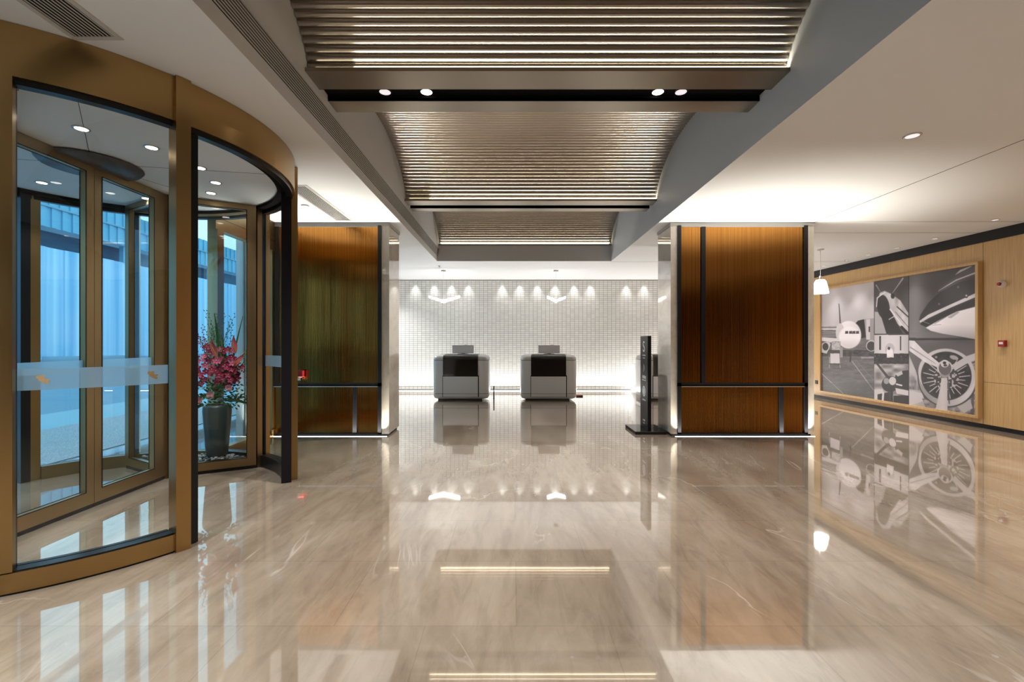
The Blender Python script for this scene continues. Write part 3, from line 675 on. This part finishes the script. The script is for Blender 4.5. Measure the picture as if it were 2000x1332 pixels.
    for a in range(-60,241,14):
        if -150<a: 
            x0=1042+90*cos(radians(a)); y0=960+85*sin(radians(a)); x1=1042+(150+35*((a//14)%2))*cos(radians(a)); y1=955+(140+30*((a//14)%2))*sin(radians(a))
            if y0>820: put(P*line(x0,y0,x1,y1,7,5), 200)
    put(P*(((U-1042)**2/100**2+(V-960)**2/95**2)<1).astype(float), 60+120*(noise(14,14,28)>.6))
    put(P*ell(1102,800,34,16,15), 165); put(P*ell(962,797,9,9),150)
    put(P*poly([(748,665),(790,668),(860,740),(960,820),(1000,855),(975,880),(880,840),(748,745)],2), 200+25*noise(30,60,29)); put(P*line(760,720,960,850,10,4),150)
    put(P*poly([(1085,860),(1200,790),(1400,720),(1400,775),(1200,850),(1110,905)],2), 196)
    put(P*poly([(1005,960),(1050,960),(1052,1260),(945,1260),(985,1080)],2), 205-.25*np.abs(U-1010)); put(P*poly([(1052,980),(1060,1160),(1070,1170),(1064,980)]),90)
    put(P*ell(1030,935,40,24),150); put(P*ell(1030,880,62,56,0,2),205); put(P*ell(1032,885,50,54,0,2), 96); put(P*ell(1030,848,32,30,0,2),205); put(P*ell(1028,842,14,11),40); put(P*ell(1034,862,15,10),70)
    # dark gaps between the prints
    for m_ in (rect(471,475,-50,1500), rect(743,748,-50,1500), rect(475,743,616,622), rect(748,1400,657,662)): put(m_, 40)
    return np.clip(G, 0, 255)
def mural():
    t = thing('mural', 'huge framed black and white mural of aircraft and propellers on the maple wall', 'mural', (XW, 9.3, .15))
    ya, yb, za, zb = 7.37, 11.20, .15, 2.70
    fr = B(); w_ = .045; d0, d1 = -.065, 0
    fr.box(d0,d1,ya-9.3,ya+w_-9.3,0,zb-za,'maple').box(d0,d1,yb-w_-9.3,yb-9.3,0,zb-za,'maple').box(d0,d1,ya+w_-9.3,yb-w_-9.3,0,w_,'maple').box(d0,d1,ya+w_-9.3,yb-w_-9.3,zb-za-w_,zb-za,'maple'); fr.build('frame', t)
    y0, y1, z0, z1 = ya+w_, yb-w_, za+w_, zb-w_
    ny, nz = 470, 310
    Y = np.linspace(y0, y1, ny); Z = np.linspace(z0, z1, nz); YY, ZZ = np.meshgrid(Y, Z)
    # drawing frame of the artwork (perspective sketch frame of the wall)
    U = ((XW-.03)/YY*F+CX-1590)*4.035; V = (CY-(ZZ-CH)/YY*F-500)*4.035
    G = paint(U, V)/255.0
    lin = np.where(G <= .04045, G/12.92, ((G+.055)/1.055)**2.4)
    me = bpy.data.meshes.new('print'); n = ny*nz
    co = np.stack([np.full(n, -.03), YY.ravel()-9.3, ZZ.ravel()-.15], 1).astype(np.float32)
    idx = np.arange(n).reshape(nz, ny); q4 = np.stack([idx[:-1,:-1], idx[1:,:-1], idx[1:,1:], idx[:-1,1:]], -1).reshape(-1, 4)
    me.vertices.add(n); me.vertices.foreach_set('co', co.ravel()); me.loops.add(q4.size); me.loops.foreach_set('vertex_index', q4.ravel().astype(np.int32))
    me.polygons.add(len(q4)); me.polygons.foreach_set('loop_start', np.arange(0, q4.size, 4, dtype=np.int32)); me.update(calc_edges=True); me.validate()
    ca = me.color_attributes.new('ink', 'FLOAT_COLOR', 'POINT'); lr = lin.ravel()
    ca.data.foreach_set('color', np.stack([lr*1.0, lr*.93, lr*.98, np.ones(n)], 1).astype(np.float32).ravel())
    m = mat('printed_canvas', (.5,.5,.5,1), .4); q = N(m); at_ = q.n('ShaderNodeAttribute', _attribute_name='ink'); q.l(at_, 'Color', q.p, 'Base Color'); me.materials.append(m)
    o = bpy.data.objects.new('print', me); COL.objects.link(o); o.parent = t
mural()

# ------------------------------------------------------------------ revolving door
C = Vector((-3.56, 3.85)); RO = 1.55
t = rd = thing('revolving_door', 'large round bronze and glass revolving door on the left', 'revolving door', (C.x, C.y, 0)); rd['kind'] = 'thing'
c0 = (0, 0)
LZ = 2.905
B().arc(c0, 1.50, RO, 0, 360, 2.87, HZ-.002, 'gold', 144).build('fascia', t)
B().arc(c0, 1.47, 1.53, 0, 360, 2.835, 2.87, 'black', 144).build('head_track', t)
B().arc(c0, 1.395, 1.50, 0, 360, 2.872, LZ+.01, 'slot', 144).build('inner_ring', t)
B().arc(c0, 0.0005, 1.395, 0, 360, LZ, LZ+.015, 'white', 96).arc(c0, 0.0005, 1.5, 0, 360, HZ-.06, HZ-.004, 'white', 96).build('inner_ceiling', t)
cj = B()
for a in (10, 70, 130, 190, 250, 310):
    d = Vector((cos(radians(a)), sin(radians(a)))); cj.panel(d*.3, d*1.39, .004, LZ-.0015, LZ, 'deepgrey')
cj.build('ceiling_joint', t)
for s in (1, -1):
    for a in ((29, 32.2), (147.8, 151)):
        a0, a1 = sorted((s*a[0], s*a[1])); B().arc(c0, 1.47, 1.58, a0, a1, 0, HZ-.003, 'gold', 2).build('door_post', t)
    for a in ((26.2, 29), (151, 153.8)):
        a0, a1 = sorted((s*a[0], s*a[1])); B().arc(c0, 1.43, 1.52, a0, a1, 0.004, 2.872, 'black', 2).build('edge_seal', t)
    for a in ((59.2, 62.6), (117.4, 120.8)):
        a0, a1 = sorted((s*a[0], s*a[1])); B().arc(c0, 1.508, 1.555, a0, a1, .125, 2.87, 'gold', 2).build('mullion', t); B().arc(c0, 1.49, 1.508, a0, a1, .125, 2.87, 'black', 2).build('mullion_lining', t)
    a0, a1 = sorted((s*32.2, s*147.8))
    B().arc(c0, 1.47, 1.56, a0, a1, 0.012, .12, 'gold', 48).arc(c0, 1.47, 1.55, a0, a1, 0, 0.012, 'black', 48).arc(c0, 1.475, 1.545, a0, a1, .12, .128, 'black', 48).build('sill', t)
    for u0, u1, mm in ((32.2, 90, 'black'), (90, 147.8, 'gold_dark')):  # lobby half has its lack of light painted in as black
        b0, b1 = sorted((s*u0, s*u1)); B().arc(c0, 1.44, 1.47, b0, b1, 0, .13, mm, 24).build('inner_sill', t)
    def bent(r, x0, x1, z0, z1, m, name, parent):     # one bent sheet
        b0, b1 = sorted((s*x0, s*x1)); n = 14; pts = [(r*cos(radians(b0+(b1-b0)*i/n)), r*sin(radians(b0+(b1-b0)*i/n))) for i in range(n+1)]
        return B().add([(p[0],p[1],z) for z in (z0,z1) for p in pts], [(i,i+1,n+2+i,n+1+i) for i in range(n)], m, True).build(name, parent, fix=False)
    panes = [bent(1.505, x0, x1, .128, 2.835, 'glass', 'curved_glass', t) for x0, x1 in ((32.2,59.2),(62.6,117.4),(120.8,147.8))]
    f_ = bent(1.501, 32.8, 59.1, 1.122, 1.245, 'film', 'safety_film', panes[0]); bent(1.501, 120.9, 147.2, 1.122, 1.245, 'film', 'safety_film', panes[2])
    if s < 0:
        for a in (-55.3, -36.3):
            lg = B()
            for (da, dz, r_) in ((0,0,.014),(.5,-.012,.013),(-.45,.012,.010),(.9,-.022,.008),(.25,.016,.008),(1.1,-.005,.006)):
                aa = radians(a+da); p = Vector((1.508*cos(aa), 1.508*sin(aa), 1.185+dz)); tx = Vector((-sin(aa), cos(aa), 0)); up = Vector((0,0,1))
                lg.add([p+tx*(r_*cos(k*pi/4)*(1+.2*(k%2)))+up*(r_*sin(k*pi/4)) for k in range(8)], [tuple(range(8))], 'filmlogo')
            lg.build('film_emblem', panes[0], fix=False)
# three small black eye sensors under the near fascia rim
for i, a in enumerate((-8, -2, 18)):
    B().lathe([(.008,0),(.008,-.01),(.001,-.012)], 'silver', (1.49*cos(radians(a)), 1.49*sin(radians(a)), 2.87), 10, False).build('sensor', t)
B().lathe([(.013,-.0),(.013,-.006)], 'redled', (1.50*cos(radians(29.6))+.02, 1.5*sin(radians(29.6))-.035, .075), 14, axis='y').build('red_indicator', t)

def framed(p, q, z0, z1, st0, st1, rail_b, rail_t, thick, nm, parent, gm='gold_dark', film=False, base=True):
    p = Vector(p); q = Vector(q); d = (q-p).normalized(); L = (q-p).length
    b = B(); b.panel(p, p+d*st0, thick, z0, z1, gm).panel(q-d*st1, q, thick, z0, z1, gm)
    b.panel(p+d*st0, q-d*st1, thick, z0, z0+rail_b, gm).panel(p+d*st0, q-d*st1, thick, z1-rail_t, z1, gm)
    o = b.build(nm, parent)
    g = B(); a, e = p+d*(st0-.004), q-d*(st1-.004)
    g.add([(a.x,a.y,z0+rail_b),(e.x,e.y,z0+rail_b),(e.x,e.y,z1-rail_t),(a.x,a.y,z1-rail_t)], [(0,1,2,3)], 'glass'); g.build('leaf_glass', o, fix=False)
    bd = B(); e2 = .012
    for s_ in (1,-1):
        wv = Vector((-d.y, d.x))*(thick/2+.001)*s_
        a2, c2 = a+wv, e+wv
        bd.panel(a2, a2+d*.008, .003, z0+rail_b, z1-rail_t, 'black').panel(c2-d*.008, c2, .003, z0+rail_b, z1-rail_t, 'black').panel(a2, c2, .003, z0+rail_b-.004, z0+rail_b+.004, 'black').panel(a2, c2, .003, z1-rail_t-.004, z1-rail_t+.004, 'black')
    bd.build('gasket', o)
    if base: B().panel(p, q, thick*.7, 0.002, z0, 'black').build('brush_strip', o)
    if film:
        f = B(); wv = Vector((-d.y, d.x))*.002
        f.add([(a.x+wv.x,a.y+wv.y,1.15),(e.x+wv.x,e.y+wv.y,1.15),(e.x+wv.x,e.y+wv.y,1.245),(a.x+wv.x,a.y+wv.y,1.245)], [(0,1,2,3)], 'film'); f.build('safety_film', o, fix=False)
    return o
zt = LZ-.004
framed((0,.0), (0,.79), .035, zt, .07, .15, .11, .085, .05, 'door_leaf', t, film=True)
framed((0,-.79), (0,-.003), .035, zt, .15, .075, .11, .085, .05, 'door_leaf', t, film=True)
for s in (1, -1):
    rim = [Vector((1.40*cos(radians(a)), s*1.40*sin(radians(a)))) for a in ((59.4, 120.6) if s > 0 else (64, 116))]
    ap = Vector((0, s*.83))
    for k in (0, 1):
        framed(ap+Vector((.03*(1-2*k), 0)), rim[k], .035, zt, .05, .09, .09, .06, .05, 'showcase_side', t)
    B().panel((0, s*.79), (0, s*.85), .07, .0, zt, 'gold_dark').build('showcase_post', t)
    for k in (0,1):
        e = rim[k]; d = e.normalized(); B().panel(e-d*.0, e+d*.055, .05, .0, zt, 'gold_dark').build('showcase_edge', t)
    cg = B(); n = 16; a0, a1 = (60, 120) if s > 0 else (-120, -60)
    pts = [(1.425*cos(radians(a0+(a1-a0)*i/n)), 1.425*sin(radians(a0+(a1-a0)*i/n))) for i in range(n+1)]
    cg.add([(p[0],p[1],z) for z in (.1, zt-.05) for p in pts], [(i,i+1,n+2+i,n+1+i) for i in range(n)], 'glass', True); cg.build('showcase_glass', t, fix=False)
    B().arc(c0, 1.40, 1.43, a0, a1, .0, .1, 'black', 20).arc(c0, 1.40, 1.43, a0, a1, zt-.05, zt, 'gold_dark', 20).build('showcase_rail', t)
    B().prism([ap*1.02, rim[0]*.985] + [Vector((1.395*cos(radians(a)), s*1.395*sin(radians(a)))) for a in range(63, 118, 6)] + [rim[1]*.985] if s > 0 else
              [ap*1.02, rim[1]*.985] + [Vector((1.395*cos(radians(a)), s*1.395*sin(radians(a)))) for a in range(117, 62, -6)] + [rim[0]*.985], .01, .10, 'deepgrey').build('showcase_tray', t)
B().lathe([(.35,LZ-.012),(.33,LZ-.035),(.001,LZ-.035)], 'deepgrey', (0,0,0), 40, False).build('motor_cover', t)
# lamps in the drum ceiling
for i, (a, r) in enumerate(((-51,.82),(-23,.83),(6,.86),(31,.88),(56,.91),(107,.97),(153,1.0),(205,.9),(250,.9))):
    downlight('downlight', 'bright small round light in the revolving door ceiling, %s' % ('nearest the viewer', 'second nearest the viewer', 'left edge of the open doorway', 'middle of the doorway', 'farthest in the doorway', 'above the flower showcase', 'outer side left', 'outer side hidden', 'outer side nearest')[i],
              C.x+r*cos(radians(a)), C.y+r*sin(radians(a)), LZ, .04, 'lamp_on', P_DRUM, 'revolving door ceiling lights', 110)

# pebbles
random.seed(11)
pm = []
for mm in ('pebble1','pebble2','pebble3'):
    b = B(); rings = []
    for j in range(1, 5):
        ph = pi*j/5; rings.append([(sin(ph)*cos(2*pi*i/8)*(1+.15*sin(i*2.3+j)), .72*sin(ph)*sin(2*pi*i/8)*(1+.12*cos(i*1.7)), -.5*cos(ph)) for i in range(8)])
    b.loft(rings, mm); o = b.build('pebble'); pm.append(o.data); first = o if mm == 'pebble1' else first
    if mm != 'pebble1': bpy.data.objects.remove(o)
used = False; ap = Vector((0,.80)); cnt = 0
pts = []
tries = 0
while len(pts) < 230 and tries < 20000:
    tries += 1
    a = radians(random.uniform(62, 118)); r = random.uniform(.84, 1.38); p = Vector((r*cos(a), r*sin(a)))
    # inside the two slanted sides
    if p.y-.85 < abs(p.x)*.62+.03: continue
    if all((p-q).length > .036 for q in pts): pts.append(p)
for i, p in enumerate(pts):
    o = first if i == 0 else bpy.data.objects.new('pebble', random.choice(pm))
    if i: COL.objects.link(o)
    k = random.uniform(.016, .030); o.scale = (k, k, k*.9); o.rotation_euler = (random.uniform(-.3,.3), random.uniform(-.3,.3), random.uniform(0, 6.3)); o.location = (C.x+p.x, C.y+p.y, .10+k*.42)
    tag(o, 'small rounded pebble spread around the foot of the flower vase', 'pebble', 'pebbles in the door showcase')

# flowers in the tall vase
VX, VY, VZ = -3.335, 5.14, .115
t = fa = thing('flower_arrangement', 'tall dark vase of pink orchids, roses and green blades inside the glass door showcase', 'flower arrangement', (VX, VY, VZ))
B().lathe([(.095,0),(.105,.01),(.118,.15),(.132,.35),(.142,.50),(.140,.55),(.128,.575),(.112,.577),(.106,.54),(.001,.53)], 'vase', n=36, caps=False).build('vase', t)
tx = Vector((.85,.52,0)); ty = Vector((-.52,.85,0))
def FP(px, py, off=0.0):      # from a spot in the bouquet's own plane
    Y = VY; X = (px-CX)/F*Y; u = (X-VX)/.85*.95
    return Vector((tx.x*u+ty.x*off, tx.y*u+ty.y*off, CH-(py-CY)/F*Y-VZ))
random.seed(21)
def blossom(name, c, r, m, petals=5, m2='yellow', flat=.35):
    b = B(); ax = Vector((random.uniform(-.5,.5)+.3, -1, random.uniform(-.3,.5))).normalized(); u = ax.orthogonal().normalized(); w = ax.cross(u)
    for k in range(petals):
        a = 2*pi*k/petals+random.random()*.3; d = u*cos(a)+w*sin(a); s_ = ax.cross(d)
        p = [c, c+d*r*.45+s_*r*.36+ax*r*flat*.5, c+d*r*.85+s_*r*.28+ax*r*flat, c+d*r*1.05+ax*r*flat*.6, c+d*r*.85-s_*r*.28+ax*r*flat, c+d*r*.45-s_*r*.36+ax*r*flat*.5, c+d*r*.6+ax*r*.05]
        b.add(p, [(0,1,6),(1,2,6),(2,3,6),(3,4,6),(4,5,6),(5,0,6)], m, True)
    b.lathe([(r*.15,-.0),(r*.2,r*.15),(.001,r*.28)], m2, tuple(c+ax*r*.1), 6, False)
    return b.build(name, t, fix=False)
cnt = 0
while cnt < 92:
    px = random.gauss(424, 22); py = random.gauss(722, 24)
    if not (384 < px < 470 and 672 < py < 768): continue
    if px > 450 and py > 748: continue
    off = random.uniform(-.15,.06)
    blossom('orchid_bloom', FP(px, py, off), random.uniform(.032,.046), random.choice(['orchid','orchid2','orchid']), 5, 'rose'); cnt += 1
for px, py in ((416,768),(443,757),(393,765),(400,778),(388,780)):
    c_ = FP(px, py, -.13); b = B()
    for j, rr in enumerate((.044,.034,.024,.014)):
        for k in range(5):
            a = 2*pi*k/5+j*.6; d = Vector((cos(a), -.1, sin(a))); p0 = c_+Vector((0,-.010*j,0)); s_ = Vector((-sin(a),0,cos(a)))
            b.add([p0, p0+d*rr*.7+s_*rr*.6+Vector((0,-.01,0)), p0+d*rr+Vector((0,-.018,0)), p0+d*rr*.7-s_*rr*.6+Vector((0,-.01,0))], [(0,1,2),(0,2,3)], 'rose', True)
    b.build('rose', t, fix=False)
def spathe(px, py, tip, w, off=-.12):
    a = FP(px, py, off); e = FP(*tip, off); d = e-a; s_ = d.cross(Vector((0,1,0))).normalized()*w; b = B(); L = 8; vs = []
    for i in range(L+1):
        u = i/L; ww = sin(pi*min(1, u*.92+.08))**.7*(1-u**4); c_ = a+d*u; vs += [c_-s_*ww+Vector((0,-.012,0)), c_+Vector((0,.01,0)), c_+s_*ww+Vector((0,-.012,0))]
    b.add(vs, [(3*i+k,3*i+k+1,3*i+k+4,3*i+k+3) for i in range(L) for k in (0,1)], 'anth', True); b.tube([a, a+d*.35+Vector((0,-.025,0)), a+d*.6+Vector((0,-.03,0))], [.005,.005,.003], 'yellow', 6)
    b.build('anthurium', t, fix=False)
spathe(425, 695, (416, 664), .037); spathe(452, 690, (449, 655), .036); spathe(448, 716, (466, 690), .030)
def blade(name, pts, w, m, off=0.0):
    P = [FP(x, y, off) for x, y in pts]; b = B(); n = len(P); vs = []
    for i, p in enumerate(P):
        d = (P[min(i+1,n-1)]-P[max(i-1,0)]).normalized(); s_ = d.cross(Vector((0,1,0))).normalized(); ww = w*(1-(i/(n-1))**2.2)*(.75+.25*sin(pi*i/(n-1))) + .0008
        vs += [p-s_*ww+Vector((0,-.004,0)), p+Vector((0,.004,0)), p+s_*ww+Vector((0,-.004,0))]
    b.add(vs, [(3*i+k,3*i+k+1,3*i+k+4,3*i+k+3) for i in range(n-1) for k in (0,1)], m, True); b.build(name, t, fix=False)
blade('leaf_blade', [(430,745),(430,710),(427,675),(424,645),(420,612)], .034, 'leaf', .04)
blade('leaf_blade', [(436,740),(438,710),(434,680),(430,655)], .028, 'leaf2', .02)
blade('leaf_blade', [(440,730),(448,700),(455,660),(463,616)], .014, 'leaf', -.05)
blade('leaf_blade', [(440,780),(455,782),(468,788),(476,795)], .02, 'leaf', -.12)
blade('leaf_blade', [(405,785),(395,792),(388,800)], .02, 'leaf', -.12)
for k in range(3):
    for j in range(5):
        px = 470+j*5.2+random.uniform(-2,2); py = 736+k*5+random.uniform(-4,5)+(5-j)*.5
        blossom('red_petals', FP(px, py, -.02+.01*k), .022, 'glad', 4, 'glad')
fol = B()
def sprig(a, e, m, n, ls, lw, off=0.0, off2=None):
    a = FP(*a, off); e = FP(*e, off if off2 is None else off2); mid = (a+e)/2+Vector((0,0,.03)); fol.tube([a, mid, e], [.0025,.002,.001], 'twig', 5)
    for i in range(n):
        u = (i+1)/n; p = a+(e-a)*u+Vector((0,0,.03*4*u*(1-u)*.5)); s_ = 1 if i%2 else -1; d = ((e-a).normalized()+Vector((-(e-a).normalized().z*s_, random.uniform(-.3,.3), (e-a).normalized().x*s_))*.9).normalized(); w_ = d.cross(Vector((0,1,0))).normalized()*lw
        fol.add([p, p+d*ls*.5+w_, p+d*ls, p+d*ls*.5-w_], [(0,1,2,3)], m, True)
for k in range(34):
    a = (random.uniform(412,436), random.uniform(750,790)); ang = radians(random.uniform(-20, 200)); r_ = random.uniform(28,60)
    e = (a[0]+r_*cos(ang)*.9, a[1]-r_*sin(ang)*.45+6); e = (max(386, min(e[0], 476)), e[1])
    sprig(a, e, random.choice(['leaf','leaf','leaf2']), 9, .045, .011, random.uniform(-.12,.04))
for k in range(16):
    a = (random.uniform(410,440), 710); e = (random.uniform(396,452), random.uniform(604,660)); sprig(a, e, random.choice(['leaf2','leaf2','leaf']), 14, .026, .006, random.uniform(-.08,.08))
for k in range(9):
    a = (445, 735); e = (random.uniform(462,490), random.uniform(664,728)); sprig(a, e, random.choice(['yellow','leaf2']), 12, .024, .008, random.uniform(-.10,-.0))
for k in range(5):
    a = (410, 700); e = (random.uniform(390,410), random.uniform(640,665)); sprig(a, e, 'orchid', 12, .02, .008, random.uniform(-.06,.06))
fo = fol.build('foliage', t, fix=False); fo['kind'] = 'stuff'

# ------------------------------------------------------------------ outdoors
struct(B().box(-60, XG, -40, 120, -.14, -.01, 'road').build('ground'))
tag(B().box(-9.0, XG, -6, 18, -.01, .0, 'ground').build('pavement'), 'pale strip of pavement just outside the revolving door', 'pavement')['kind'] = 'structure'
tag(B().box(-7.4, -5.27, .5, 9.5, .0005, .010, 'mat').build('entrance_mat'), 'ribbed grey entrance mat on the ground outside the revolving door', 'mat')
t = thing('building', 'long pale blue industrial building across the road behind the door glass', 'building', (-36, 30, 0))
def corr(z0, z1, pitch, amp, m, nm, x=0):
    b = B(); y = -70; vs = []; n = 0
    while y < 130:
        vs += [(x+(amp if n%2 else 0), y, z0), (x+(amp if n%2 else 0), y, z1)]; y += pitch; n += 1
        vs += [(x+(amp if (n-1)%2 else 0), y, z0), (x+(amp if (n-1)%2 else 0), y, z1)]
    k = len(vs)//2; b.add(vs, [(2*i,2*i+2,2*i+3,2*i+1) for i in range(k-1)], m); b.build(nm, t, fix=False)
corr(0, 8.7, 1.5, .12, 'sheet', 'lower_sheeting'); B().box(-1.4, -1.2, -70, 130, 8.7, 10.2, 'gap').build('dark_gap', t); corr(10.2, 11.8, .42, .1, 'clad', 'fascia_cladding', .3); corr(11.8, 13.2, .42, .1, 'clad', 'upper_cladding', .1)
B().box(-8, .5, -70, 130, 11.72, 11.86, 'ground').build('ledge', t)
b = B()
for y in range(-60, 125, 12): b.box(-.3, .1, y, y+.4, 8.7, 10.2, 'clad')
b.build('columns', t)
